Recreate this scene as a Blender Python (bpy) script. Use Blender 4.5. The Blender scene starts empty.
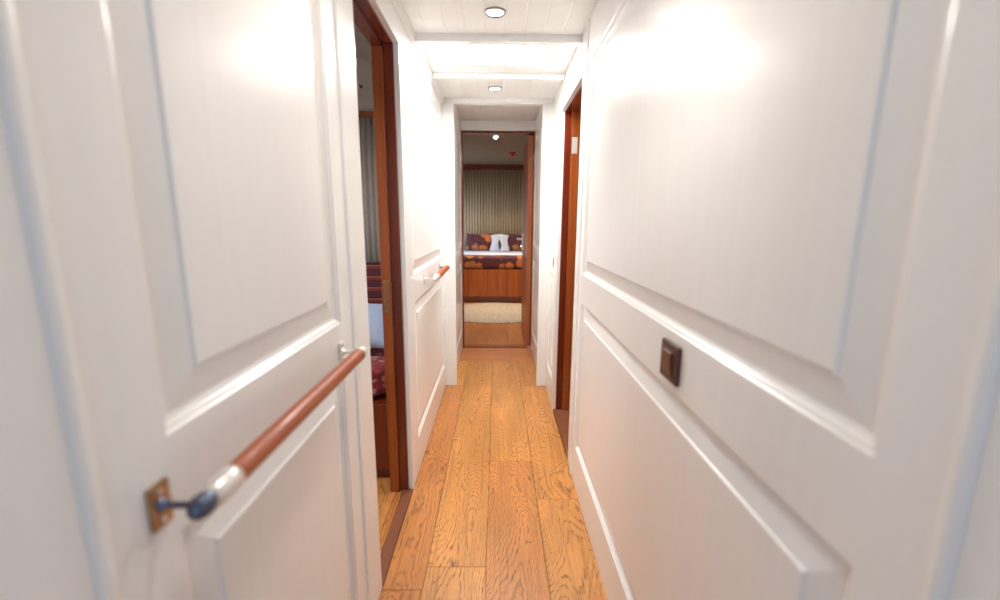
import bpy, bmesh, math, random
from mathutils import Vector, Matrix
random.seed(7)
S = bpy.context.scene
COL = S.collection
PI = math.pi

# ------------------------------------------------------------------ camera
cam_d = bpy.data.cameras.new('camera')
cam = bpy.data.objects.new('camera', cam_d); COL.objects.link(cam)
cam_d.sensor_width = 36.0
cam_d.lens = 426 * 36 / 1000
cam_d.clip_start = 0.02
_yaw, _pitch, _roll = 0.0069, math.atan(79 / 426), math.radians(0.4)
F = Vector((math.sin(_yaw) * math.cos(_pitch), math.cos(_yaw) * math.cos(_pitch), -math.sin(_pitch)))
R0 = Vector((math.cos(_yaw), -math.sin(_yaw), 0)); U0 = R0.cross(F)
Rr = math.cos(_roll) * R0 + math.sin(_roll) * U0
Ur = -math.sin(_roll) * R0 + math.cos(_roll) * U0
cam.matrix_world = Matrix(((Rr.x, Ur.x, -F.x, 0), (Rr.y, Ur.y, -F.y, 0), (Rr.z, Ur.z, -F.z, 1.2), (0, 0, 0, 1)))
cam_d.dof.use_dof = True
cam_d.dof.focus_distance = 2.3
cam_d.dof.aperture_fstop = 1.5
S.camera = cam

# ------------------------------------------------------------------ world, exposure
w = bpy.data.worlds.new('world'); S.world = w; w.use_nodes = True
w.node_tree.nodes['Background'].inputs[0].default_value = (0.62, 0.74, 1.0, 1)
w.node_tree.nodes['Background'].inputs[1].default_value = 0.55
S.view_settings.view_transform = 'Standard'
S.view_settings.look = 'None'
S.view_settings.exposure = 0.83
S.view_settings.gamma = 1.0
S.view_settings.use_curve_mapping = False


def light(name, kind, loc, rot, energy, color, **kw):
    d = bpy.data.lights.new(name, kind); d.energy = energy; d.color = color
    for k, v in kw.items(): setattr(d, k, v)
    o = bpy.data.objects.new(name, d); COL.objects.link(o); o.location = loc; o.rotation_euler = rot
    return o


# daylight and lamps of the saloon behind the camera
light('saloon_daylight', 'AREA', (0, -1.0, 1.25), (PI / 2, 0, 0), 1.1, (0.70, 0.84, 1.0), shape='RECTANGLE', size=0.66, size_y=1.4)
# unseen area lights added to brighten the bedroom and both side cabins
light('bedroom_cool_fill', 'AREA', (-1.25, 6.5, 1.15), (0, -PI / 2, 0), 5.5, (0.62, 0.78, 1.0), shape='RECTANGLE', size=0.5, size_y=0.35)  # cool light added from the left for the bluish curtain; no porthole built
light('bedroom_warm_fill', 'AREA', (0.1, 5.85, 2.05), (0, 0, 0), 14.0, (1.0, 0.80, 0.60), shape='DISK', size=0.5, spread=math.radians(125))  # warm light added over bed and curtain, apart from the bedroom downlight
light('left_cabin_fill', 'AREA', (-1.1, 1.3, 1.9), (0, 0.35, 0), 11.0, (0.95, 0.93, 1.0), shape='DISK', size=0.4)
light('right_cabin_fill', 'AREA', (0.95, 2.1, 1.9), (0, -0.3, 0), 5.0, (1.0, 0.85, 0.7), shape='DISK', size=0.3)
DL_Y = [(-0.014, 1.81), (-0.02, 2.765), (-0.014, 0.80)]     # corridor downlights
DL_E = [6.0, 7.5, 8.0]
SKY_E = 23.0


# ------------------------------------------------------------------ materials
def new_mat(name):
    m = bpy.data.materials.new(name); m.use_nodes = True
    nt = m.node_tree
    return m, nt, nt.nodes['Principled BSDF']


def N(nt, t, **kw):
    n = nt.nodes.new(t)
    for k, v in kw.items():
        if k.startswith('i_'): n.inputs[k[2:].replace('_', ' ')].default_value = v
        else: setattr(n, k, v)
    return n


def ramp(nt, stops, interp='LINEAR'):
    r = nt.nodes.new('ShaderNodeValToRGB'); r.color_ramp.interpolation = interp
    e = r.color_ramp.elements
    while len(e) < len(stops): e.new(0.5)
    for x, (p, c) in zip(e, stops):
        x.position = p; x.color = (*c, 1) if len(c) == 3 else c
    return r


def coords(nt, scale, kind='Object', loc=(0, 0, 0)):
    tc = nt.nodes.new('ShaderNodeTexCoord'); mp = nt.nodes.new('ShaderNodeMapping')
    mp.inputs['Scale'].default_value = scale; mp.inputs['Location'].default_value = loc
    nt.links.new(tc.outputs[kind], mp.inputs[0]); return mp.outputs[0]


def simple(name, col, rough=0.5, metal=0.0, noise=0.06, scale=(20, 20, 20), bump=0.0, coat=0.0, sheen=0.0, spec=0.5):
    m, nt, b = new_mat(name)
    v = coords(nt, scale)
    n = N(nt, 'ShaderNodeTexNoise', i_Scale=1.0, i_Detail=4.0); nt.links.new(v, n.inputs['Vector'])
    lo = tuple(max(0, c * (1 - noise)) for c in col); hi = tuple(min(1, c * (1 + noise)) for c in col)
    r = ramp(nt, [(0.3, lo), (0.7, hi)]); nt.links.new(n.outputs['Fac'], r.inputs[0])
    nt.links.new(r.outputs[0], b.inputs['Base Color'])
    b.inputs['Roughness'].default_value = rough; b.inputs['Metallic'].default_value = metal
    b.inputs['Coat Weight'].default_value = coat; b.inputs['Coat Roughness'].default_value = 0.12
    b.inputs['Specular IOR Level'].default_value = spec
    b.inputs['Sheen Weight'].default_value = sheen
    if bump:
        bp = N(nt, 'ShaderNodeBump', i_Strength=bump, i_Distance=0.002)
        nt.links.new(n.outputs['Fac'], bp.inputs['Height']); nt.links.new(bp.outputs[0], b.inputs['Normal'])
    return m


def white_lacquer(name, col, rough=0.3, coat=0.0):
    # brushed lacquer: faint vertical brush streaks
    m, nt, b = new_mat(name)
    v = coords(nt, (70, 70, 1.2))
    n = N(nt, 'ShaderNodeTexNoise', i_Scale=1.0, i_Detail=3.0); nt.links.new(v, n.inputs['Vector'])
    r = ramp(nt, [(0.25, tuple(c * 0.97 for c in col)), (0.75, col)]); nt.links.new(n.outputs['Fac'], r.inputs[0])
    nt.links.new(r.outputs[0], b.inputs['Base Color'])
    b.inputs['Roughness'].default_value = rough
    b.inputs['Coat Weight'].default_value = coat; b.inputs['Coat Roughness'].default_value = 0.2
    bp = N(nt, 'ShaderNodeBump', i_Strength=0.05, i_Distance=0.001)
    nt.links.new(n.outputs['Fac'], bp.inputs['Height']); nt.links.new(bp.outputs[0], b.inputs['Normal'])
    return m


def mahogany(name, dark, light_, rough=0.22, axis='z', coat=0.6):
    m, nt, b = new_mat(name)
    sc = {'z': (45, 45, 1.6), 'y': (45, 1.6, 45), 'x': (1.6, 45, 45)}[axis]
    v = coords(nt, sc)
    n = N(nt, 'ShaderNodeTexNoise', i_Scale=1.0, i_Detail=6.0, i_Distortion=0.6); nt.links.new(v, n.inputs['Vector'])
    r = ramp(nt, [(0.3, dark), (0.7, light_)]); nt.links.new(n.outputs['Fac'], r.inputs[0])
    nt.links.new(r.outputs[0], b.inputs['Base Color'])
    b.inputs['Roughness'].default_value = rough
    b.inputs['Coat Weight'].default_value = coat; b.inputs['Coat Roughness'].default_value = 0.08
    return m


def oak(name, base, dark, tint_amt=1.0, along='y', rough=0.36):
    """brushed oak boards: the colour attribute 'board' gives every board its own figure and tint"""
    m, nt, b = new_mat(name)
    L = nt.links.new
    tc = nt.nodes.new('ShaderNodeTexCoord')
    at = N(nt, 'ShaderNodeAttribute', attribute_name='board')
    off = N(nt, 'ShaderNodeVectorMath', operation='SCALE'); off.inputs['Scale'].default_value = 37.0
    L(at.outputs['Color'], off.inputs[0])
    add = N(nt, 'ShaderNodeVectorMath', operation='ADD'); L(tc.outputs['Object'], add.inputs[0]); L(off.outputs[0], add.inputs[1])

    def mapped(s):
        mp = nt.nodes.new('ShaderNodeMapping')
        mp.inputs['Scale'].default_value = s if along == 'y' else (s[1], s[0], s[2])
        L(add.outputs[0], mp.inputs[0]); return mp.outputs[0]
    # cathedral figure: contour lines of a stretched noise
    n1 = N(nt, 'ShaderNodeTexNoise', i_Scale=1.0, i_Detail=1.2, i_Roughness=0.4, i_Distortion=0.25); L(mapped((5.2, 1.15, 1)), n1.inputs['Vector'])
    n1b = N(nt, 'ShaderNodeTexNoise', i_Scale=1.0, i_Detail=3.0, i_Roughness=0.6); L(mapped((38, 14, 1)), n1b.inputs['Vector'])
    mA = N(nt, 'ShaderNodeMath', operation='MULTIPLY'); L(n1.outputs['Fac'], mA.inputs[0]); mA.inputs[1].default_value = 58.0
    mB = N(nt, 'ShaderNodeMath', operation='MULTIPLY_ADD'); L(n1b.outputs['Fac'], mB.inputs[0]); mB.inputs[1].default_value = 1.5; L(mA.outputs[0], mB.inputs[2])
    fr = N(nt, 'ShaderNodeMath', operation='FRACT'); L(mB.outputs[0], fr.inputs[0])
    line = ramp(nt, [(0.0, (0.9,) * 3), (0.09, (1.0,) * 3), (0.32, (0.12,) * 3), (0.85, (0.0,) * 3), (1.0, (0.7,) * 3)])
    L(fr.outputs[0], line.inputs[0])
    # pores
    n2 = N(nt, 'ShaderNodeTexNoise', i_Scale=1.0, i_Detail=2.0, i_Roughness=0.7); L(mapped((330, 26, 1)), n2.inputs['Vector'])
    pore = ramp(nt, [(0.42, (0.15,) * 3), (0.62, (1.0,) * 3)]); L(n2.outputs['Fac'], pore.inputs[0])
    mul = N(nt, 'ShaderNodeMath', operation='MULTIPLY'); L(line.outputs[0], mul.inputs[0]); L(pore.outputs[0], mul.inputs[1])
    # straight fine grain
    n3 = N(nt, 'ShaderNodeTexNoise', i_Scale=1.0, i_Detail=4.0); L(mapped((110, 3.0, 1)), n3.inputs['Vector'])
    g3 = ramp(nt, [(0.48, (0.0,) * 3), (0.78, (0.55,) * 3)]); L(n3.outputs['Fac'], g3.inputs[0])
    mx = N(nt, 'ShaderNodeMath', operation='MAXIMUM'); L(mul.outputs[0], mx.inputs[0]); L(g3.outputs[0], mx.inputs[1])
    # large tint clouds
    n4 = N(nt, 'ShaderNodeTexNoise', i_Scale=1.0, i_Detail=2.0); L(mapped((7, 2, 1)), n4.inputs['Vector'])
    cl = ramp(nt, [(0.3, tuple(c * 0.86 for c in base)), (0.7, tuple(min(1, c * 1.12) for c in base))]); L(n4.outputs['Fac'], cl.inputs[0])
    # board tint
    sep = N(nt, 'ShaderNodeSeparateColor'); L(at.outputs['Color'], sep.inputs[0])
    bt = ramp(nt, [(0.0, (0.74, 0.64, 0.60)), (0.38, (0.98, 0.90, 0.92)), (0.5, (1, 1, 1)), (1.0, (1.2, 1.26, 1.3))]); L(sep.outputs[2], bt.inputs[0])
    m1 = N(nt, 'ShaderNodeMix', data_type='RGBA', blend_type='MULTIPLY'); m1.inputs[0].default_value = tint_amt
    L(cl.outputs[0], m1.inputs[6]); L(bt.outputs[0], m1.inputs[7])
    m2 = N(nt, 'ShaderNodeMix', data_type='RGBA'); L(mx.outputs[0], m2.inputs[0]); L(m1.outputs[2], m2.inputs[6]); m2.inputs[7].default_value = (*dark, 1)
    L(m2.outputs[2], b.inputs['Base Color'])
    b.inputs['Roughness'].default_value = rough
    bp = N(nt, 'ShaderNodeBump', i_Strength=0.25, i_Distance=0.001, invert=True)
    L(mx.outputs[0], bp.inputs['Height']); L(bp.outputs[0], b.inputs['Normal'])
    return m


def emitter(name, col, strength):
    m, nt, b = new_mat(name)
    b.inputs['Base Color'].default_value = (0.9, 0.9, 0.9, 1)
    b.inputs['Emission Color'].default_value = (*col, 1); b.inputs['Emission Strength'].default_value = strength
    return m


def leaf_fabric(name, ground, ground2, blob, blob2, scale=6.3):
    m, nt, b = new_mat(name); L = nt.links.new
    v = coords(nt, (scale,) * 3)
    vo = N(nt, 'ShaderNodeTexVoronoi', i_Scale=1.0, i_Randomness=0.8); L(v, vo.inputs['Vector'])
    n = N(nt, 'ShaderNodeTexNoise', i_Scale=5.0, i_Detail=3.0); L(v, n.inputs['Vector'])
    a = N(nt, 'ShaderNodeMath', operation='MULTIPLY_ADD'); L(n.outputs['Fac'], a.inputs[0]); a.inputs[1].default_value = 0.35; L(vo.outputs['Distance'], a.inputs[2])
    mask = ramp(nt, [(0.60, (1,) * 3), (0.66, (0,) * 3)]); L(a.outputs[0], mask.inputs[0])
    g = ramp(nt, [(0.4, ground), (0.6, ground2)]); L(n.outputs['Fac'], g.inputs[0])
    sp = N(nt, 'ShaderNodeSeparateColor'); L(vo.outputs['Color'], sp.inputs[0])
    bl = ramp(nt, [(0.3, blob), (0.7, blob2)]); L(sp.outputs[0], bl.inputs[0])
    mx = N(nt, 'ShaderNodeMix', data_type='RGBA'); L(mask.outputs[0], mx.inputs[0]); L(g.outputs[0], mx.inputs[6]); L(bl.outputs[0], mx.inputs[7])
    L(mx.outputs[2], b.inputs['Base Color']); b.inputs['Roughness'].default_value = 0.8; b.inputs['Sheen Weight'].default_value = 0.2
    return m


def striped(name, cols, freq, axis=2):
    m, nt, b = new_mat(name); L = nt.links.new
    tc = nt.nodes.new('ShaderNodeTexCoord'); sp = N(nt, 'ShaderNodeSeparateXYZ'); L(tc.outputs['Object'], sp.inputs[0])
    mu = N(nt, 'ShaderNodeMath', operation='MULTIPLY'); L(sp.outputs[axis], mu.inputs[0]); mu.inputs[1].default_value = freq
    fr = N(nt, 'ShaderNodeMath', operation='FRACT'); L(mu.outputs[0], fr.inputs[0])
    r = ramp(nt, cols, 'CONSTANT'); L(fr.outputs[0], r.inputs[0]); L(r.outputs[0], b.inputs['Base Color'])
    b.inputs['Roughness'].default_value = 0.8
    return m


M = dict(
    white=white_lacquer('white_lacquer', (0.855, 0.855, 0.838), 0.24, 0.1),
    ceil=white_lacquer('ceiling_paint', (0.85, 0.85, 0.83), 0.45),
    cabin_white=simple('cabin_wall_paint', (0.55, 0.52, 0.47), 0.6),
    cabin_ceiling=simple('cabin_ceiling_panel', (0.24, 0.185, 0.125), 0.5),
    mah=mahogany('mahogany_varnish', (0.105, 0.014, 0.005), (0.19, 0.028, 0.008)),
    mahx=mahogany('mahogany_varnish_crosswise', (0.105, 0.014, 0.005), (0.19, 0.028, 0.008), axis='y'),
    maho=mahogany('mahogany_varnish_orange', (0.22, 0.046, 0.008), (0.35, 0.085, 0.014), 0.3),
    mahox=mahogany('mahogany_varnish_orange_crosswise', (0.22, 0.046, 0.008), (0.35, 0.085, 0.014), 0.3, axis='x'),
    rail=mahogany('handrail_varnish', (0.29, 0.056, 0.009), (0.40, 0.085, 0.015), 0.45, axis='y', coat=0.15),
    leafwood=mahogany('door_leaf_wood', (0.36, 0.09, 0.025), (0.52, 0.15, 0.04), 0.5, coat=0.1),
    bedwood=mahogany('bed_front_wood', (0.30, 0.060, 0.008), (0.50, 0.135, 0.018), 0.45, coat=0.15),
    oak=oak('brushed_oak', (0.60, 0.265, 0.072), (0.125, 0.036, 0.008)),
    oakx=oak('brushed_oak_crosswise', (0.60, 0.24, 0.075), (0.25, 0.08, 0.025), along='x'),
    sill=oak('threshold_wood', (0.24, 0.095, 0.045), (0.12, 0.04, 0.018)),
    seam=simple('floor_seam_filler', (0.05, 0.022, 0.01), 0.8),
    chrome=simple('polished_chrome', (0.75, 0.75, 0.77), 0.12, 1.0, 0.02),
    ring=simple('dark_chrome_ring', (0.30, 0.28, 0.27), 0.18, 1.0, 0.02),
    gun=simple('gunmetal_ball', (0.10, 0.12, 0.18), 0.32, 0.85, 0.05),
    collar=simple('satin_silver_collar', (0.82, 0.80, 0.75), 0.3, 0.55, 0.02),
    brass=simple('aged_brass', (0.42, 0.24, 0.12), 0.35, 0.9, 0.2, (60, 60, 60)),
    bronze=simple('bronze_switch_plate', (0.085, 0.028, 0.013), 0.5, 0.0, 0.15, (50, 50, 50)),
    bronze2=simple('bronze_switch_rocker', (0.15, 0.045, 0.018), 0.45, 0.0, 0.15, (50, 50, 50)),
    sky=emitter('lit_hatch_acrylic', (1.0, 0.985, 0.97), SKY_E),
    lamp=emitter('lamp_glass', (1.0, 0.95, 0.88), 30.0),
    lamp2=emitter('bedroom_lamp_glass', (1.0, 0.93, 0.85), 7.0),
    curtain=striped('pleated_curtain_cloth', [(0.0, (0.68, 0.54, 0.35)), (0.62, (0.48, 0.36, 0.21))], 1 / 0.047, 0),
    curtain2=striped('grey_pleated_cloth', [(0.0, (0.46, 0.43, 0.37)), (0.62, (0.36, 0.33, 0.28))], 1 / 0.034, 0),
    fabric=leaf_fabric('leaf_print_fabric', (0.045, 0.010, 0.026), (0.11, 0.012, 0.016), (0.52, 0.15, 0.035), (0.36, 0.15, 0.04)),
    redfab=leaf_fabric('red_paisley_fabric', (0.28, 0.014, 0.02), (0.14, 0.008, 0.016), (0.50, 0.22, 0.18), (0.30, 0.03, 0.03), 30),
    stripe=striped('maroon_striped_cloth', [(0.0, (0.075, 0.010, 0.016)), (0.55, (0.20, 0.020, 0.02)), (0.80, (0.40, 0.17, 0.05)), (0.86, (0.05, 0.01, 0.015))], 16, 2),
    sheet=simple('white_sheet', (0.52, 0.57, 0.70), 0.8, sheen=0.3, bump=0.3),
    blue=simple('pale_blue_cotton', (0.42, 0.52, 0.66), 0.8, sheen=0.2, bump=0.3),
    rug=simple('shaggy_rug', (0.46, 0.39, 0.30), 0.95, noise=0.6, scale=(55, 55, 55), bump=1.0),
    red=simple('red_plastic', (0.55, 0.05, 0.02), 0.4),
    black=simple('dark_leaf', (0.03, 0.035, 0.02), 0.6),
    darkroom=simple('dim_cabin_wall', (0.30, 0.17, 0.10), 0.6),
)


# ------------------------------------------------------------------ mesh helpers
def obj(name, bm, mat, parent=None, smooth=False, bevel=0.0, seg=2):
    bmesh.ops.remove_doubles(bm, verts=bm.verts, dist=1e-6)
    bmesh.ops.recalc_face_normals(bm, faces=bm.faces)
    me = bpy.data.meshes.new(name); bm.to_mesh(me); bm.free()
    o = bpy.data.objects.new(name, me); COL.objects.link(o)
    me.materials.append(M[mat])
    if smooth:
        for p in me.polygons: p.use_smooth = True
    if bevel:
        md = o.modifiers.new('bevel', 'BEVEL'); md.width = bevel; md.segments = seg; md.limit_method = 'ANGLE'; md.angle_limit = 0.6
    if parent: o.parent = parent
    return o


def box(bm, x0, x1, y0, y1, z0, z1):
    v = [bm.verts.new((x, y, z)) for x in (x0, x1) for y in (y0, y1) for z in (z0, z1)]
    for f in ((0, 1, 3, 2), (4, 6, 7, 5), (0, 4, 5, 1), (2, 3, 7, 6), (0, 2, 6, 4), (1, 5, 7, 3)):
        bm.faces.new([v[i] for i in f])


def quad(bm, *pts):
    return bm.faces.new([bm.verts.new(p) for p in pts])


def lathe(bm, prof, origin, axis, n=24):
    """prof: (distance along axis, radius)"""
    a = Vector(axis).normalized(); t = Vector((0, 0, 1)) if abs(a.z) < 0.9 else Vector((1, 0, 0))
    u = a.cross(t).normalized(); v = a.cross(u); o = Vector(origin); rings = []
    for d, r in prof:
        if r < 1e-6: rings.append([bm.verts.new(o + a * d)])
        else: rings.append([bm.verts.new(o + a * d + (u * math.cos(k * 2 * PI / n) + v * math.sin(k * 2 * PI / n)) * r) for k in range(n)])
    for A, B in zip(rings, rings[1:]):
        for k in range(n):
            j = (k + 1) % n
            if len(A) == 1 and len(B) == 1: continue
            if len(A) == 1: bm.faces.new([A[0], B[k], B[j]])
            elif len(B) == 1: bm.faces.new([A[k], A[j], B[0]])
            else: bm.faces.new([A[k], A[j], B[j], B[k]])


def ball_prof(r, n=12, sx=1.0):
    return [(-r * sx * math.cos(PI * i / n), r * math.sin(PI * i / n)) for i in range(n + 1)]


def empty(name, loc=(0, 0, 0)):
    o = bpy.data.objects.new(name, None); COL.objects.link(o); o.location = loc; o.empty_display_size = 0.05
    return o


def tag(o, label=None, cat=None, group=None, kind=None):
    if label: o['label'] = label
    if cat: o['category'] = cat
    if group: o['group'] = group
    if kind: o['kind'] = kind
    return o


def local(o, parent):
    """keep a part built in world coordinates where it stands under a moved parent"""
    o.parent = parent
    for v in o.data.vertices: v.co -= parent.location
    return o


def copy_tree(o, parent=None):
    c = o.copy(); COL.objects.link(c); c.parent = parent
    for ch in [k for k in bpy.data.objects if k.parent == o]: copy_tree(ch, c)
    return c


PROFILE = [(0, 0), (0.003, -0.0035), (0.007, -0.0045), (0.010, -0.0085), (0.015, -0.0115), (0.019, -0.012), (0.060, -0.0045), (0.0625, -0.001), (0.066, -0.0005)]


def panelled_wall(name, x, side, y0, y1, z0, z1, panels, openings=(), beads=(), thick=0.02, mat='white', parent=None):
    """wall skin on the plane x, facing +side; panels/openings are (ya, yb, za, zb)"""
    bm = bmesh.new()
    holes = list(panels) + list(openings)
    ys = sorted({y0, y1, *[h[0] for h in holes], *[h[1] for h in holes]}); zs = sorted({z0, z1, *[h[2] for h in holes], *[h[3] for h in holes]})
    ys = [v for v in ys if y0 <= v <= y1]; zs = [v for v in zs if z0 <= v <= z1]
    P = lambda y, z, d=0: (x + side * d, y, z)

    def isin(cy, cz, hs): return any(h[0] < cy < h[1] and h[2] < cz < h[3] for h in hs)
    for a, b in zip(ys, ys[1:]):
        for c, d in zip(zs, zs[1:]):
            cy, cz = (a + b) / 2, (c + d) / 2
            if not isin(cy, cz, holes): quad(bm, P(a, c), P(b, c), P(b, d), P(a, d))
            if not isin(cy, cz, openings): quad(bm, P(a, c, -thick), P(b, c, -thick), P(b, d, -thick), P(a, d, -thick))
    for ya, yb, za, zb in panels:
        prev = None
        for off, dep in PROFILE:
            ring = [P(ya + off, za + off, dep), P(yb - off, za + off, dep), P(yb - off, zb - off, dep), P(ya + off, zb - off, dep)]
            if prev:
                for k in range(4): quad(bm, prev[k], prev[(k + 1) % 4], ring[(k + 1) % 4], ring[k])
            prev = ring
        quad(bm, *prev)
    for ya, yb, za, zb in openings:
        quad(bm, P(ya, za), P(ya, zb), P(ya, zb, -thick), P(ya, za, -thick))
        quad(bm, P(yb, za), P(yb, zb), P(yb, zb, -thick), P(yb, za, -thick))
        quad(bm, P(ya, zb), P(yb, zb), P(yb, zb, -thick), P(ya, zb, -thick))
    for y in (y0, y1): quad(bm, P(y, z0), P(y, z1), P(y, z1, -thick), P(y, z0, -thick))
    quad(bm, P(y0, z1), P(y1, z1), P(y1, z1, -thick), P(y0, z1, -thick))
    for yb_, w_ in beads:       # half round vertical bead
        n = 8; pts = []
        for k in range(n + 1):
            a = PI * k / n; pts.append((yb_ - w_ / 2 * math.cos(a), 0.006 * math.sin(a)))
        for (ya, da), (yb, db) in zip(pts, pts[1:]):
            quad(bm, P(ya, z0, da), P(yb, z0, db), P(yb, z1, db), P(ya, z1, da))
    o = obj(name, bm, mat, parent)
    tag(o, kind='structure')
    return o


def slabs(name, x0, x1, y0, y1, z0, z1, openings, mat, parent=None):
    """solid core of a wall with openings through it"""
    bm = bmesh.new(); cur = y0
    for ya, yb, zb in sorted(openings):
        if ya > cur: box(bm, x0, x1, cur, ya, z0, z1)
        box(bm, x0, x1, ya, yb, zb, z1); cur = yb
    if cur < y1: box(bm, x0, x1, cur, y1, z0, z1)
    return obj(name, bm, mat, parent)


# ------------------------------------------------------------------ setting: dimensions
XL, XR = -0.375, 0.362
YB = -1.15                       # open end of the corridor, towards the saloon
YP = 2.985                       # framed arch
ZC = 1.99
LY0, LY1, LZ = 1.215, 1.745, 1.855      # left cabin opening
RY0, RY1, RZ = 1.975, 2.585, 1.820       # right cabin opening
YD = 3.95                        # door at the far end
PW = 0.325                       # half width of the passage behind the arch

# floor boards --------------------------------------------------------
BOARDS = []


def board_bm(rects, z=0.0, gap=0.0006, depth=0.012):
    bm = bmesh.new(); lay = bm.loops.layers.float_color.new('board')
    for (x0, x1, y0, y1, tint) in rects:
        n0 = len(bm.faces)
        c = (random.random(), random.random(), tint, 1)
        g = gap
        a = [(x0 + g, y0 + g), (x1 - g, y0 + g), (x1 - g, y1 - g), (x0 + g, y1 - g)]
        i = [(x0 + g * 2.4, y0 + g * 2.4), (x1 - g * 2.4, y0 + g * 2.4), (x1 - g * 2.4, y1 - g * 2.4), (x0 + g * 2.4, y1 - g * 2.4)]
        fs = [quad(bm, *[(p[0], p[1], z) for p in i])]
        for k in range(4):
            j = (k + 1) % 4
            fs.append(quad(bm, (*a[k], z - 0.0012), (*a[j], z - 0.0012), (*i[j], z), (*i[k], z)))
            fs.append(quad(bm, (*a[k], z - depth), (*a[j], z - depth), (*a[j], z - 0.0012), (*a[k], z - 0.0012)))
        for f in fs:
            for l in f.loops: l[lay] = c
    return bm


def board_obj(name, rects, mat, z=0.0, gap=0.0006, parent=None):
    bm = board_bm(rects, z, gap)
    me = bpy.data.meshes.new(name)
    for f in bm.faces: f.normal_update()
    bm.to_mesh(me); bm.free(); me.materials.append(M[mat])
    o = bpy.data.objects.new(name, me); COL.objects.link(o)
    if parent: o.parent = parent
    return o


XE0, XE1 = XL, XR + 0.002
rects = []
# columns: seams at -0.242, -0.034, 0.178
cols = [(XE0, -0.242, [YB, -0.3, 1.21, 2.985], [0.5, 0.35, 0.30, 0.3]),
        (-0.242, -0.034, [YB, 0.2, 1.306, 3.56], [0.5, 0.85, 0.55, 0.5]),
        (-0.034, 0.178, [YB, 0.1, 1.98, 3.56], [0.4, 0.38, 0.62, 0.5]),
        (0.178, XE1, [YB, 0.0, 1.68, 2.985], [0.5, 0.66, 0.50, 0.5])]
for x0, x1, js, ts in cols:
    for (a, b), t in zip(zip(js, js[1:]), ts): rects.append((x0, x1, a, b, t))
rects.append((-PW, -0.242, 2.985, 3.56, 0.95)); rects.append((0.178, PW + 0.0, 2.985, 3.56, 0.42))
floor = board_obj('floor', rects, 'oak'); tag(floor, kind='structure')
f2 = board_obj('threshold_board', [(-PW, PW, 3.56, YD - 0.01, 0.35)], 'oakx', parent=floor)
bm = bmesh.new()
box(bm, XL - 0.1, XR + 0.1, YB, YD + 0.08, -0.05, -0.0125)
obj('subfloor', bm, 'seam', floor)

# left and right corridor walls ----------------------------------------
UL, ML, BL = 0.957, 0.835, 0.172
UR, MR, BR = 0.979, 0.857, 0.180
lp = []
for a, b in ((-0.95, 0.26), (0.45, 0.998), (1.90, 2.925)):
    lp += [(a, b, UL, 1.885), (a, b, BL, ML)]
wl = panelled_wall('wall_left', XL, 1, YB, YP, 0, ZC + 0.01, lp, [(LY0, LY1, -0.001, LZ)], [(0.355, 0.020), (1.078, 0.013)])
slabs('wall_core', XL - 0.10, XL - 0.0205, YB, YP + 0.02, -0.05, 2.12, [(LY0 - 0.002, LY1 + 0.03, LZ + 0.03)], 'white', wl)
rp = []
for a, b in ((-0.95, 0.20), (0.372, 1.797), (2.67, 2.925)):
    rp += [(a, b, UR, 1.842), (a, b, BR, MR)]
wr = panelled_wall('wall_right', XR, -1, YB, YP, 0, ZC + 0.01, rp, [(RY0, RY1, -0.001, RZ)], [(0.298, 0.016), (1.872, 0.013)])
slabs('wall_core', XR + 0.0205, XR + 0.10, YB, YP + 0.02, -0.05, 2.12, [(RY0 - 0.002, RY1 + 0.03, RZ + 0.03)], 'white', wr)

# framed arch at the end of the corridor --------------------------------
bm = bmesh.new(); PI_ = 0.294
box(bm, XL - 0.02, -PI_, YP, YP + 0.045, 0, 2.1); box(bm, PI_, XR + 0.02, YP, YP + 0.045, 0, 2.1)
box(bm, -PI_ - 0.001, PI_ + 0.001, YP, YP + 0.045, 1.958, 2.1)
arch = obj('trim_1', bm, 'white', bevel=0.003); tag(arch, kind='structure')
bm = bmesh.new()
box(bm, XL, XR, YP - 0.012, YP + 0.001, 1.962, ZC); obj('crown_moulding', bm, 'white', arch, bevel=0.004)

# passage behind the arch -----------------------------------------------
pp = [(3.12, 3.86, UL, 1.93), (3.12, 3.86, BL, ML)]
pl_ = panelled_wall('wall_passage_left', -PW, 1, YP + 0.045, YD, 0, 2.07, pp)
bm = bmesh.new(); box(bm, -PW - 0.12, -PW - 0.0205, YP + 0.046, YD, -0.05, 2.12); obj('wall_core', bm, 'white', pl_)
pr_ = panelled_wall('wall_passage_right', PW, -1, YP + 0.045, YD, 0, 2.07, [(3.12, 3.86, UR, 1.93), (3.12, 3.86, BR, MR)])
bm = bmesh.new(); box(bm, PW + 0.0205, PW + 0.12, YP + 0.046, YD, -0.05, 2.12); obj('wall_core', bm, 'white', pr_)


def plank_ceiling(name, x0, x1, y0, y1, z, hole=None, mat='ceil', pitch=0.0828, phase=0.026, parent=None):
    """tongue and groove boards with V grooves, optionally with a rectangular hole"""
    bm = bmesh.new(); gx = []
    k = math.floor((x0 - phase) / pitch)
    while phase + k * pitch < x1 + pitch:
        gx.append(phase + k * pitch); k += 1
    prof = [(x0, 0)]
    for g in gx:
        for dx, dz in ((-0.003, 0), (-0.0006, 0.0018), (0.0006, 0.0018), (0.003, 0)):
            if x0 < g + dx < x1: prof.append((g + dx, dz))
    prof.append((x1, 0))
    if hole:
        for hx in hole[:2]: prof.append((hx, 0))
        prof.sort()
    for (a, da), (b, db) in zip(prof, prof[1:]):
        segs = [(y0, y1)]
        if hole and hole[0] - 1e-6 <= a and b <= hole[1] + 1e-6: segs = [(y0, hole[2]), (hole[3], y1)]
        for s, e in segs: quad(bm, (a, s, z + da), (b, s, z + db), (b, e, z + db), (a, e, z + da))
    return obj(name, bm, mat, parent)


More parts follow.
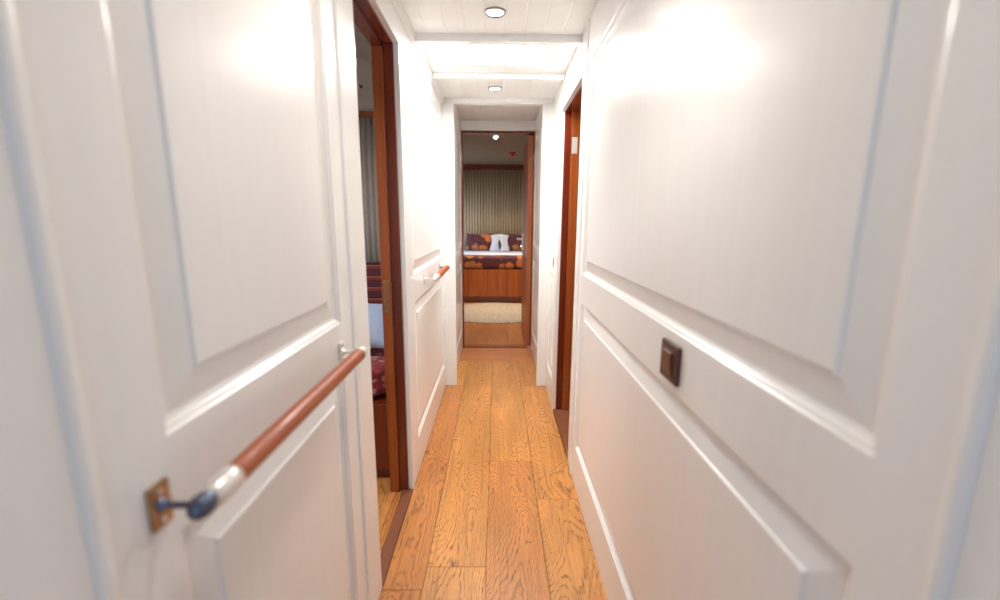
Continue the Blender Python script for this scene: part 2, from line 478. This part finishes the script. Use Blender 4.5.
SK = (-0.285, 0.247, 2.105, 2.37)
ceil = plank_ceiling('ceiling', XL, XR, YB, 2.005, ZC); tag(ceil, kind='structure')
plank_ceiling('hatch_bay_planks', XL, XR, 2.005, 2.515, ZC, SK, parent=ceil)
plank_ceiling('inner_bay_planks', XL, XR, 2.515, YP + 0.001, ZC, parent=ceil)
plank_ceiling('passage_planks', -PW, PW, YP + 0.04, YD, 2.062, parent=ceil)
bm = bmesh.new()
for a, b, h in ((2.005, 2.045, 0.032), (2.50, 2.53, 0.026)): box(bm, XL, XR, a, b, ZC - h, ZC + 0.002)
obj('ceiling_beams', bm, 'ceil', ceil, bevel=0.003)
bm = bmesh.new()      # cove moulding along the left wall
prf = [(0, -0.040), (0.006, -0.038), (0.012, -0.028), (0.016, -0.012), (0.018, 0.002), (0, 0.002)]
for (a, b), (c, d) in zip(prf, prf[1:] + prf[:1]): quad(bm, (XL + a, YB, ZC + b), (XL + c, YB, ZC + d), (XL + c, YP, ZC + d), (XL + a, YP, ZC + b))
obj('cove_moulding', bm, 'ceil', ceil)
bm = bmesh.new()
box(bm, XL - 0.1, XR + 0.1, YB, SK[2] - 0.02, 2.08, 2.12); box(bm, XL - 0.1, XR + 0.1, SK[3] + 0.02, YD + 0.08, 2.08, 2.12)
box(bm, XL - 0.1, SK[0] - 0.02, SK[2] - 0.02, SK[3] + 0.02, 2.08, 2.12); box(bm, SK[1] + 0.02, XR + 0.1, SK[2] - 0.02, SK[3] + 0.02, 2.08, 2.12)
obj('light_block_slab', bm, 'ceil', ceil)  # unseen slab above the planks, added to keep world light out
# hatch in the ceiling
bm = bmesh.new(); t = 0.012
for a in ((SK[0] - 0.022, SK[0], SK[2] - 0.022, SK[3] + 0.022), (SK[1], SK[1] + 0.022, SK[2] - 0.022, SK[3] + 0.022), (SK[0], SK[1], SK[2] - 0.022, SK[2]), (SK[0], SK[1], SK[3], SK[3] + 0.022)):
    box(bm, *a, ZC - 0.004, ZC + 0.02)
hatch = obj('window_1', bm, 'white', bevel=0.0015); tag(hatch, kind='structure')
bm = bmesh.new(); box(bm, SK[0], SK[1], SK[2], SK[3], ZC + 0.006, ZC + 0.012); obj('acrylic_pane', bm, 'sky', hatch)


# ------------------------------------------------------------------ door frames
def plate(name, mat, x0, x1, y0, y1, z0, z1, parent, screws=0, nrm=1, axis='x'):
    bm = bmesh.new(); box(bm, x0, x1, y0, y1, z0, z1)
    o = obj(name, bm, mat, parent, bevel=0.001)
    return o


# left cabin: jamb faces the camera at LY1; the white wall edge is 20 mm, then dark strip, then lighter strip
d1 = empty('door_1', (XL, (LY0 + LY1) / 2, 0)); tag(d1, kind='structure')


def part(name, mat, parent, boxes, bevel=0.0015, label=None, smooth=False):
    bm = bmesh.new()
    for b in boxes: box(bm, *b)
    o = obj(name, bm, mat, bevel=bevel)
    local(o, parent)
    if label: o['label'] = label
    return o


xs = XL - 0.0205
part('jamb', 'mah', d1, [(xs - 0.038, xs, LY1 - 0.006, LY1 + 0.028, 0, LZ - 0.006)])
part('jamb', 'mah', d1, [(xs - 0.078, xs, LY0 - 0.0, LY0 + 0.006, 0, LZ - 0.006)])
part('header', 'mahx', d1, [(xs - 0.038, xs, LY0, LY1 + 0.028, LZ - 0.006, LZ + 0.028)])
part('door_stop', 'maho', d1, [(xs - 0.078, xs - 0.0385, LY1 - 0.020, LY1 + 0.028, 0, LZ - 0.02)])
part('door_stop', 'mahx', d1, [(xs - 0.078, xs - 0.0385, LY0, LY1 + 0.028, LZ - 0.02, LZ + 0.028)])
sp = part('strike_plate', 'brass', d1, [(xs - 0.070, xs - 0.046, LY1 - 0.0215, LY1 - 0.0200, 0.82, 0.96)], 0.0005, 'brass strike plate let into the jamb')
s1 = board_obj('door_sill', [(XL - 0.045, XL, LY0, LY1 + 0.028, 0.2)], 'sill', z=0.004)
s1.parent = d1
for v in s1.data.vertices: v.co -= d1.location

# right cabin
d2 = empty('door_2', (XR, (RY0 + RY1) / 2, 0)); tag(d2, kind='structure')
xs = XR + 0.0205
part('jamb', 'mah', d2, [(xs, xs + 0.038, RY1 - 0.006, RY1 + 0.028, 0, RZ - 0.006)])
part('jamb', 'mah', d2, [(xs, xs + 0.078, RY0, RY0 + 0.006, 0, RZ - 0.006)])
part('header', 'mahx', d2, [(xs, xs + 0.078, RY0, RY1 + 0.028, RZ - 0.006, RZ + 0.028)])
part('door_stop', 'maho', d2, [(xs + 0.0385, xs + 0.084, RY1 - 0.018, RY1 + 0.028, 0, RZ - 0.006)])
part('hinge', 'collar', d2, [(xs + 0.042, xs + 0.074, RY1 - 0.0198, RY1 - 0.018, 1.585, 1.675)], 0.0005, 'bright steel hinge near the top')
part('hinge', 'brass', d2, [(xs + 0.042, xs + 0.074, RY1 - 0.0198, RY1 - 0.018, 0.14, 0.23)], 0.0005, 'brass hinge near the sill')
s2 = board_obj('door_sill', [(XR + 0.003, xs + 0.085, RY0, RY1 + 0.028, 0.3)], 'sill', z=0.004)
s2.parent = d2
for v in s2.data.vertices: v.co -= d2.location

# far door: frame with the leaf standing open into the bedroom
d3 = empty('door_3', (0, YD, 0)); tag(d3, kind='structure')
part('jamb', 'mah', d3, [(-PW - 0.10, -PW + 0.012, YD, YD + 0.075, 0, 2.06)], 0.003)
part('jamb', 'mah', d3, [(PW - 0.012, PW + 0.10, YD, YD + 0.075, 0, 2.06)], 0.003)
part('header', 'mahx', d3, [(-PW + 0.012, PW - 0.012, YD + 0.004, YD + 0.075, 1.960, 2.06)], 0.003)
part('transom_panel', 'white', d3, [(-PW, PW, YD - 0.022, YD + 0.003, 1.978, 2.06)], 0.002, 'white panel above the mahogany header')
part('door_sill', 'mahox', d3, [(-PW + 0.012, PW - 0.012, YD - 0.004, YD + 0.075, -0.01, 0.010)], 0.002)
part('door_stop', 'chrome', d3, [(PW - 0.036, PW - 0.004, YD - 0.012, YD - 0.0045, 0.0, 0.024)], 0.002, 'small white plastic door stop')
leafx = 0.272
part('door_leaf', 'leafwood', d3, [(leafx, leafx + 0.042, YD + 0.045, YD + 0.72, 0.012, 1.955)], 0.002)
bm = bmesh.new()
lathe(bm, [(0, 0.0), (0, 0.022), (0.006, 0.022), (0.008, 0.012), (0.060, 0.012), (0.063, 0.0)], (leafx, YD + 0.63, 1.012), (-1, 0, 0), 16)
lathe(bm, [(0, 0.0), (0.0, 0.012), (0.11, 0.010), (0.115, 0)], (leafx - 0.054, YD + 0.637, 1.012), (0, -1, 0), 12)
h = obj('door_handle', bm, 'collar', smooth=False); local(h, d3); h['label'] = 'chrome lever handle'
part('escutcheon', 'collar', d3, [(leafx - 0.010, leafx - 0.0002, YD + 0.575, YD + 0.68, 0.90, 1.07)], 0.001, 'chrome plate behind the lever')
bm = bmesh.new(); lathe(bm, [(0, 0), (0, 0.013), (0.018, 0.012), (0.02, 0)], (leafx - 0.010, YD + 0.63, 0.935), (-1, 0, 0), 12)
h = obj('thumb_turn', bm, 'collar'); local(h, d3)

# ------------------------------------------------------------------ far bedroom shell
BW, BY1, BZ = 1.35, 7.25, 2.10
bm = bmesh.new(); y0 = YD + 0.03
box(bm, -BW - 0.05, -PW - 0.10, y0, y0 + 0.045, -0.05, BZ); box(bm, PW + 0.10, BW + 0.05, y0, y0 + 0.045, -0.05, BZ); box(bm, -PW - 0.1, PW + 0.1, y0, y0 + 0.045, 2.0605, BZ)
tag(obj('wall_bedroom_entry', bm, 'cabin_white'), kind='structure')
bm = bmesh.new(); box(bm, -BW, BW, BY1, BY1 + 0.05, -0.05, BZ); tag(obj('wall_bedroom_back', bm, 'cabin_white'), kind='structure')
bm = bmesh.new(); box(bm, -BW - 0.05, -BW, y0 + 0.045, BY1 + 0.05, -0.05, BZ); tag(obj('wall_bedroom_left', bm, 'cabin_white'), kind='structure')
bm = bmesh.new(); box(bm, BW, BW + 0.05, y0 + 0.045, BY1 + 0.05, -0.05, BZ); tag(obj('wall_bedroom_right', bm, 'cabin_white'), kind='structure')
bm = bmesh.new()
box(bm, -BW - 0.05, 0.012, y0, BY1 + 0.05, BZ, BZ + 0.03); box(bm, 0.018, BW + 0.05, y0, BY1 + 0.05, BZ, BZ + 0.03); box(bm, -0.05, 0.05, y0, BY1, BZ + 0.006, BZ + 0.035)
tag(obj('ceiling_bedroom', bm, 'cabin_ceiling'), kind='structure')
fr_ = []
x = -BW
i = 0
while x < BW:
    fr_.append((x, min(x + 0.21, BW), YD + 0.075, 5.6, random.uniform(0.0, 0.35))); fr_.append((x, min(x + 0.21, BW), 5.6, BY1, random.uniform(0.2, 0.6))); x += 0.21
fb = board_obj('floor_bedroom', fr_, 'oak'); tag(fb, kind='structure')
bm = bmesh.new(); box(bm, -BW, BW, YD + 0.08, BY1, -0.05, -0.0125); obj('subfloor', bm, 'seam', fb)
bm = bmesh.new(); box(bm, -BW + 0.001, BW - 0.001, BY1 - 0.075, BY1 - 0.001, 2.022, 2.099)
tag(obj('trim_2', bm, 'mah', bevel=0.004), kind='structure')


def pleats(name, x0, x1, y, z0, z1, pitch=0.047, amp=0.012, mat='curtain'):
    bm = bmesh.new(); n = int((x1 - x0) / pitch * 8); pv = None
    for i in range(n + 1):
        x = x0 + (x1 - x0) * i / n; yy = y + amp * math.sin(2 * PI * x / pitch) + 0.004 * math.sin(x * 23)
        c = [bm.verts.new((x, yy, z0)), bm.verts.new((x, yy * 1.0, z1))]
        if pv: bm.faces.new([pv[0], c[0], c[1], pv[1]])
        pv = c
    o = obj(name, bm, mat, smooth=True)
    md = o.modifiers.new('thickness', 'SOLIDIFY'); md.thickness = 0.003
    return o


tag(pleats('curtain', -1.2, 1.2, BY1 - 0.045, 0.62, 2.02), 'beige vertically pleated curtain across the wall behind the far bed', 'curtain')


# ------------------------------------------------------------------ bedroom furniture
def soft_box(bm, sx, sy, sz, n=10, pw=4.0, wob=0.0, seed=0):
    """pillow-like superellipsoid block centred on the origin"""
    rnd = random.Random(seed)
    bmesh.ops.create_cube(bm, size=2.0)
    bmesh.ops.subdivide_edges(bm, edges=bm.edges[:], cuts=n, use_grid_fill=True)
    for v in bm.verts:
        x, y, z = v.co
        l = (abs(x) ** pw + abs(y) ** pw + abs(z) ** pw) ** (1 / pw)
        k = 1 / l
        v.co = Vector((x * k * sx, y * k * sy, z * k * sz))
        v.co += Vector((math.sin(v.co.z * 31 + seed) * wob, math.sin(v.co.x * 27 + seed) * wob, math.sin(v.co.x * 19 + v.co.y * 23 + seed) * wob))


def cushion_bm(w, h, t, seed=0, n=14):
    """square cushion standing in the xz plane: puffed middle, thin pinched edges, pointed corners"""
    bm = bmesh.new(); g = {}
    for s in (1, -1):
        for i in range(n + 1):
            for j in range(n + 1):
                u, v = -1 + 2 * i / n, -1 + 2 * j / n
                e = (max(0, 1 - abs(u) ** 2.4) * max(0, 1 - abs(v) ** 2.4)) ** 0.5
                inx = 1 - 0.07 * (1 - abs(v) ** 2) * abs(u) ** 3; inz = 1 - 0.07 * (1 - abs(u) ** 2) * abs(v) ** 3
                wr = 0.004 * math.sin(7 * u + 5 * v + seed)
                g[s, i, j] = bm.verts.new((u * w / 2 * inx, s * (t / 2 * e + wr * e + 0.002), v * h / 2 * inz))
        for i in range(n):
            for j in range(n): bm.faces.new([g[s, i, j], g[s, i + 1, j], g[s, i + 1, j + 1], g[s, i, j + 1]])
    rim = [(i, 0) for i in range(n)] + [(n, j) for j in range(n)] + [(i, n) for i in range(n, 0, -1)] + [(0, j) for j in range(n, 0, -1)]
    for k in range(len(rim)):
        a, b = rim[k], rim[(k + 1) % len(rim)]
        bm.faces.new([g[(1,) + a], g[(1,) + b], g[(-1,) + b], g[(-1,) + a]])
    return bm


bed = empty('bed', (0, 6.2, 0)); tag(bed, 'wooden platform bed with leaf print bedspread seen through the far doorway', 'bed')
BX = 0.98
part('plinth', 'mah', bed, [(-BX + 0.03, BX - 0.03, 6.235, 7.17, 0, 0.10)], 0.003)
bxs = [(-BX + 0.0 + k * 0.28, -BX + k * 0.28 + 0.277, 6.205, 6.235, 0.10, 0.502) for k in range(7)]
part('bed_front', 'bedwood', bed, bxs, 0.002)
part('platform', 'mah', bed, [(-BX, BX, 6.236, 7.175, 0.10, 0.50)], 0.003)
bm = bmesh.new(); soft_box(bm, BX, 0.485, 0.100, 10, 9.0, 0.003)
for v in bm.verts: v.co += Vector((0, 6.685, 0.602))
o = obj('bedspread', bm, 'fabric', smooth=True); local(o, bed)
bm = bmesh.new(); soft_box(bm, BX - 0.02, 0.455, 0.012, 10, 7.0, 0.004, 3)
for v in bm.verts: v.co += Vector((0, 6.70, 0.708))
o = obj('folded_sheet', bm, 'sheet', smooth=True); local(o, bed); o['label'] = 'white sheet folded over the bedspread'


def cushion(name, mat, loc, w, h, t, tilt, rz, label, cat, group=None, seed=0):
    bm = cushion_bm(w, h, t, seed)
    o = obj(name, bm, mat, smooth=True); o.location = loc; o.rotation_euler = (tilt, 0, rz); tag(o, label, cat, group)
    return o


cushion('cushion', 'fabric', (-0.295, 6.93, 0.862), 0.44, 0.28, 0.11, -0.22, 0.03, 'dark leaf print cushion left of the folded towel on the far bed', 'cushion', 'leaf print cushions on the far bed', 1)
cushion('cushion', 'fabric', (0.365, 6.93, 0.862), 0.44, 0.28, 0.11, -0.22, -0.03, 'dark leaf print cushion right of the folded towel, partly behind the door handle', 'cushion', 'leaf print cushions on the far bed', 4)
cushion('pillow', 'sheet', (0.02, 7.06, 0.850), 1.10, 0.24, 0.12, -0.15, 0, 'long pale pillow lying behind the leaf print cushions against the pleated curtain', 'pillow', seed=2)

# folded towel: a standing fan of two flared folds
tw = empty('folded_towel', (0.035, 6.80, 0.7225)); tag(tw, 'white towel folded upright in the middle of the far bed', 'towel')
bm = bmesh.new()
for s in (-1, 1):
    prev = None
    for i in range(9):
        u = i / 8
        ring = []
        hw = 0.145 - 0.04 * math.sin(u * PI * 0.5) + 0.022 * max(0, u - 0.7) / 0.3
        for k in range(12):
            a = 2 * PI * k / 12
            ring.append(bm.verts.new((s * hw * 0.50 + hw * 0.62 * math.cos(a) , 0.035 * math.sin(a) * (1.2 - 0.5 * u) + 0.012 * math.sin(4 * a) , 0.265 * u - 0.01 * math.cos(a) * s * u)))
        if prev:
            for k in range(12): bm.faces.new([prev[k], prev[(k + 1) % 12], ring[(k + 1) % 12], ring[k]])
        else: bm.faces.new(ring[::-1])
        prev = ring
    bm.faces.new(prev)
obj('towel_body', bm, 'sheet', tw, smooth=True)
bm = bmesh.new(); pv = None
for i in range(9):
    u = i / 8; hw = 0.022 * math.sin(PI * u) ** 0.7 + 0.0005; z = 0.04 + 0.15 * u; x = 0.006 * math.sin(u * 5)
    c = [bm.verts.new((x - hw, -0.060, z)), bm.verts.new((x, -0.068, z)), bm.verts.new((x + hw, -0.060, z))]
    if pv: bm.faces.new([pv[0], pv[1], c[1], c[0]]); bm.faces.new([pv[1], pv[2], c[2], c[1]])
    pv = c
o = obj('leaf_ornament', bm, 'black', tw); o['label'] = 'dark green leaf'
md = o.modifiers.new('t', 'SOLIDIFY'); md.thickness = 0.002

# round rug
bm = bmesh.new(); prev = None
for rr, zz in ((0.0, 0.014), (0.25, 0.015), (0.5, 0.014), (0.8, 0.015), (0.96, 0.014), (1.0, 0.008), (1.0, 0.001)):
    ring = [bm.verts.new((0.72 * rr * math.cos(2 * PI * k / 96), 0.645 * rr * math.sin(2 * PI * k / 96), zz + 0.0012 * random.random() * (rr < 1))) for k in range(96)] if rr else [bm.verts.new((0, 0, zz))]
    if prev:
        for k in range(96):
            j = (k + 1) % 96
            if len(prev) == 1: bm.faces.new([prev[0], ring[k], ring[j]])
            else: bm.faces.new([prev[k], ring[k], ring[j], prev[j]])
    prev = ring
rug = obj('rug', bm, 'rug', smooth=True); rug.location = (-0.02, 5.555, 0); tag(rug, 'oval cream shaggy rug on the wooden floor before the far bed', 'rug')

# red detector on the bedroom ceiling
det = empty('smoke_detector', (0.19, 5.95, BZ)); tag(det, 'small red round detector on the bedroom ceiling', 'smoke detector')
bm = bmesh.new(); lathe(bm, [(0, 0), (0, 0.055), (0.012, 0.055), (0.02, 0.045), (0.02, 0)], (0, 0, 0), (0, 0, -1), 24); obj('detector_base', bm, 'red', det)
bm = bmesh.new(); lathe(bm, [(0.02, 0.036), (0.045, 0.030), (0.052, 0.015), (0.053, 0)], (0, 0, 0), (0, 0, -1), 24); obj('detector_dome', bm, 'red', det, smooth=True)

# ------------------------------------------------------------------ left cabin (seen through the first opening)
CX0, CX1, CY0, CY1 = -1.75, XL - 0.10, 0.2, 2.68
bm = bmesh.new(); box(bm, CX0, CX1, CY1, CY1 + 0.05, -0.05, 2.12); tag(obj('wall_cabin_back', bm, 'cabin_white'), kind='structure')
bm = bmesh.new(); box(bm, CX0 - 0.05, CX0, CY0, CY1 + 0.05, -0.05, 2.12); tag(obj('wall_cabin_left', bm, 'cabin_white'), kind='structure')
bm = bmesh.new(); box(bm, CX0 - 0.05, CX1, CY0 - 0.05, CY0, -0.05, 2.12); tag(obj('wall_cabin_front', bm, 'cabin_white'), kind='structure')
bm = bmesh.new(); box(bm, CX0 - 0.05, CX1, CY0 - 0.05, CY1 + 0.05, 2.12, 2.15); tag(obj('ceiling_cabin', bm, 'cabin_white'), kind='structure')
r_ = []; x = CX0
while x < CX1 + 0.04:
    r_.append((x, min(x + 0.13, CX1 + 0.054), CY0, CY1, random.uniform(0.0, 0.5))); x += 0.13
fc = board_obj('floor_cabin', r_, 'oak'); tag(fc, kind='structure')
bm = bmesh.new(); box(bm, CX0, CX1 - 0.001, CY0, CY1, -0.05, -0.0125); obj('subfloor', bm, 'seam', fc)
bm = bmesh.new(); box(bm, CX0 + 0.001, CX1 - 0.001, CY1 - 0.03, CY1 - 0.001, 1.79, 1.825); tag(obj('trim_3', bm, 'maho', bevel=0.003), kind='structure')
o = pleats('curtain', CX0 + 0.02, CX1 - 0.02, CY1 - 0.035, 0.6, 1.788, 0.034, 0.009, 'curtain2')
tag(o, 'grey beige pleated curtain hanging behind the berth in the left cabin', 'curtain')
bm = bmesh.new()
lathe(bm, [(0, 0), (0, 0.016), (0.004, 0.016), (0.006, 0.006), (0.03, 0.006), (0.034, 0.013), (0.042, 0.012), (0.045, 0)], (0, 0, 0), (0, -1, 0), 16)
o = obj('coat_hook', bm, 'gun', smooth=False); o.scale = (0.55, 0.7, 0.55); o.location = (-0.800, CY1, 1.965); tag(o, 'small dark hook on the pale wall above the cabin curtain', 'hook')

bb = empty('berth', (-1.1, 1.8, 0)); tag(bb, 'dark wooden berth with red patterned bedspread seen through the left opening', 'bed')
part('plinth', 'mah', bb, [(CX0 + 0.03, CX1 - 0.02, 1.84, CY1 - 0.08, 0, 0.055)], 0.003)
part('berth_front', 'mah', bb, [(CX0 + 0.01, CX1 - 0.005, 1.815, 1.84, 0.055, 0.38)], 0.004)
part('platform', 'mah', bb, [(CX0 + 0.01, CX1 - 0.005, 1.841, CY1 - 0.06, 0.055, 0.376)], 0.004)
bm = bmesh.new(); soft_box(bm, (CX1 - CX0) / 2 - 0.02, 0.40, 0.080, 10, 8.0, 0.003, 5)
for v in bm.verts: v.co += Vector(((CX0 + CX1) / 2, 2.225, 0.458))
o = obj('bedspread', bm, 'redfab', smooth=True); local(o, bb); o['label'] = 'red patterned bedspread'
cushion('pillow', 'blue', (-0.80, 2.10, 0.675), 0.56, 0.26, 0.15, -0.75, 0.02, 'pale blue pillow leaning on the striped cushion in the left cabin', 'pillow', seed=3)
cushion('cushion', 'stripe', (-0.82, 2.44, 0.765), 0.62, 0.42, 0.16, -0.12, 0.0, 'maroon cushion with thin gold stripes standing behind the pale blue pillow', 'cushion', seed=6)

# ------------------------------------------------------------------ right cabin shell
QX0, QX1, QY0, QY1 = XR + 0.10, 1.5, 1.2, 3.4
bm = bmesh.new(); box(bm, PW + 0.121, QX1 + 0.05, QY1, QY1 + 0.05, -0.05, 2.12); tag(obj('wall_side_cabin_back', bm, 'darkroom'), kind='structure')
bm = bmesh.new(); box(bm, QX1, QX1 + 0.05, QY0, QY1, -0.05, 2.12); tag(obj('wall_side_cabin_right', bm, 'darkroom'), kind='structure')
bm = bmesh.new(); box(bm, QX0, QX1 + 0.05, QY0 - 0.05, QY0, -0.05, 2.12); tag(obj('wall_side_cabin_front', bm, 'darkroom'), kind='structure')
bm = bmesh.new(); box(bm, QX0, QX1 + 0.05, QY0 - 0.05, QY1 + 0.05, 2.12, 2.15); tag(obj('ceiling_side_cabin', bm, 'darkroom'), kind='structure')
fq = board_obj('floor_side_cabin', [(QX0 - 0.012, 0.66, QY0, QY1, 0.3), (0.66, 0.87, QY0, QY1, 0.5), (0.87, 1.08, QY0, QY1, 0.4), (1.08, 1.29, QY0, QY1, 0.6), (1.29, QX1, QY0, QY1, 0.3)], 'oak'); tag(fq, kind='structure')


# ------------------------------------------------------------------ fittings
def downlight(name, loc, label, glass='lamp', group=None, energy=0, dome=0.0, r=0.035):
    t = empty(name, loc); tag(t, label, 'downlight', group)
    bm = bmesh.new()
    lathe(bm, [(0.001, r * 0.86), (0.006, r * 0.92), (0.008, r * 1.0), (0.006, r * 1.12), (0.0, r * 1.2), (-0.003, r * 1.1)], (0, 0, 0), (0, 0, -1), 40)
    obj('trim_ring', bm, 'ring', t, smooth=True)
    bm = bmesh.new(); lathe(bm, [(0.0055 + dome, 0), (0.005 + dome * 0.75, r * 0.5), (0.004 + dome * 0.3, r * 0.80), (0.001, r * 0.87)], (0, 0, 0), (0, 0, -1), 40)
    obj('lamp_glass', bm, glass, t, smooth=True)
    if energy:
        l = light('lamp_beam', 'SPOT', (0, 0, -0.02), (0, 0, 0), energy, (1.0, 0.93, 0.84), spot_size=math.radians(150), spot_blend=1.0, shadow_soft_size=0.03)
        l.parent = t
    return t


downlight('downlight', (DL_Y[0][0], DL_Y[0][1], ZC), 'round recessed downlight in the plank ceiling before the bright hatch', group='recessed corridor downlights', energy=DL_E[0])
downlight('downlight', (DL_Y[1][0], DL_Y[1][1], ZC), 'round recessed downlight between the bright hatch and the far arch', group='recessed corridor downlights', energy=DL_E[1])
# two unseen ceiling spots: one over the camera, one added to brighten the passage
for n_, (lx, ly, lz, le) in enumerate(((DL_Y[2][0], DL_Y[2][1], ZC, DL_E[2]), (0.0, 3.16, 2.062, 6.0))):
    bm = bmesh.new(); lathe(bm, [(0.001, 0.030), (0.007, 0.035), (0.0, 0.042)], (lx, ly, lz), (0, 0, -1), 32); rg = obj('unseen_spot_ring', bm, 'ring', ceil, smooth=True)
    bm = bmesh.new(); lathe(bm, [(0.004, 0), (0.001, 0.031)], (lx, ly, lz), (0, 0, -1), 32); obj('unseen_spot_glass', bm, 'lamp', rg)
    light('unseen_spot_beam', 'SPOT', (lx, ly, lz - 0.02), (0, 0, 0), le, (1.0, 0.86, 0.74), spot_size=math.radians(150), spot_blend=1.0, shadow_soft_size=0.03)
downlight('downlight', (-0.025, 4.83, BZ), 'small round downlight in the brown bedroom ceiling beyond the far door', glass='lamp2', r=0.030, dome=0.028)


def handrail(name, y0, y1, x, z, wallx, label, ferr=0.045, rr=0.0145, nearmat='gun', endmat='collar', leaf=0.0135):
    t = empty(name, (wallx, y0, z)); tag(t, label, 'handrail')
    dx = x - wallx; L_ = y1 - y0

    def bracket(y, sgn, plate_mat, ballmat):
        bm = bmesh.new(); box(bm, 0.0002, 0.005, y - 0.014, y + 0.014, -0.026, 0.026)
        p = obj('wall_plate', bm, plate_mat, t, bevel=0.0015); p['label'] = ('brass' if plate_mat == 'brass' else 'pale metal') + ' plate screwed to the wall'
        bm = bmesh.new()
        bm.free()
        for zz in (-0.017, 0.017):
            bm = bmesh.new(); lathe(bm, [(0, 0.0035), (0.0015, 0.003), (0.002, 0)], (0.005, y, zz), (1, 0, 0), 10)
            obj('screw', bm, 'chrome', p)
        bm = bmesh.new()
        lathe(bm, [(0.004, 0.009), (0.008, 0.006), (0.014, 0.0038), (dx - leaf * 1.1, 0.0038), (dx - leaf * 0.8, 0.009)], (0, y, 0), (1, 0, 0), 18)
        a = obj('bracket_arm', bm, ballmat, t, smooth=True)
        bm = bmesh.new(); lathe(bm, ball_prof(leaf, 14, 1.35), (dx, y, 0), (0, 1, 0), 24)
        b = obj('ball_socket', bm, ballmat, t, smooth=True)
    bracket(0.0, 1, 'brass' if nearmat == 'gun' else 'collar', nearmat); bracket(L_, -1, 'collar', endmat)
    for y, s in ((0.010, 1), (L_ - 0.006, -1)):
        fl = ferr if s == 1 else 0.014
        bm = bmesh.new(); lathe(bm, [(0, 0.010), (fl * 0.2, 0.0150), (fl * 0.75, rr + 0.0015), (fl, rr + 0.001), (fl, rr * 0.7)], (dx, y, 0), (0, s, 0), 24)
        c = obj('collar', bm, 'collar', t, smooth=True)
    ya, yb = 0.010 + ferr - 0.004, L_ - 0.018
    bm = bmesh.new(); lathe(bm, [(0, 0), (0, rr)] + [(d * (yb - ya), rr * (1 + 0.03 * math.sin(PI * d))) for d in (0.02, 0.25, 0.5, 0.75, 0.98)] + [(yb - ya, rr), (yb - ya, 0)], (dx, ya, 0), (0, 1, 0), 28)
    obj('rod', bm, 'rail', t, smooth=True)
    return t


handrail('handrail', 0.425, 0.985, -0.325, 0.888, XL, 'long red-brown wooden handrail with dark ball end on the near left wall', ferr=0.045)
handrail('handrail', 2.17, 2.74, -0.322, 0.905, XL, 'short wooden handrail on the left wall just before the far arch', ferr=0.09, rr=0.017, nearmat='collar', endmat='gun')

# light switch
sw = empty('light_switch', (XR, 0.838, 0.918)); tag(sw, 'square dark bronze rocker switch on the right wall', 'light switch')
bm = bmesh.new(); box(bm, -0.009, -0.0003, -0.042, 0.042, -0.040, 0.040); obj('switch_plate', bm, 'bronze', sw, bevel=0.003, seg=3)
bm = bmesh.new(); box(bm, -0.0105, -0.0088, -0.028, 0.026, -0.029, 0.029); obj('rocker_surround', bm, 'bronze', sw, bevel=0.0008)
bm = bmesh.new()
v = [bm.verts.new(p) for p in ((-0.010, -0.022, -0.025), (-0.010, 0.022, -0.025), (-0.010, 0.022, 0.025), (-0.010, -0.022, 0.025), (-0.0125, -0.022, -0.025), (-0.0125, 0.022, -0.025), (-0.0165, 0.022, 0.023), (-0.0165, -0.022, 0.023))]
for f in ((0, 1, 2, 3), (4, 7, 6, 5), (0, 4, 5, 1), (1, 5, 6, 2), (2, 6, 7, 3), (3, 7, 4, 0)): bm.faces.new([v[i] for i in f])
obj('rocker', bm, 'bronze2', sw, bevel=0.001)

# small latch plate beyond the right opening
lt = empty('latch_plate', (XR, 2.735, 0.945)); tag(lt, 'small steel latch plate on the right wall between opening and arch', 'latch')
bm = bmesh.new(); box(bm, -0.003, -0.0002, -0.018, 0.018, -0.04, 0.04); obj('plate', bm, 'chrome', lt, bevel=0.001)
bm = bmesh.new(); box(bm, -0.005, -0.003, -0.007, 0.007, -0.022, 0.022); obj('latch_slot', bm, 'gun', lt, bevel=0.001)
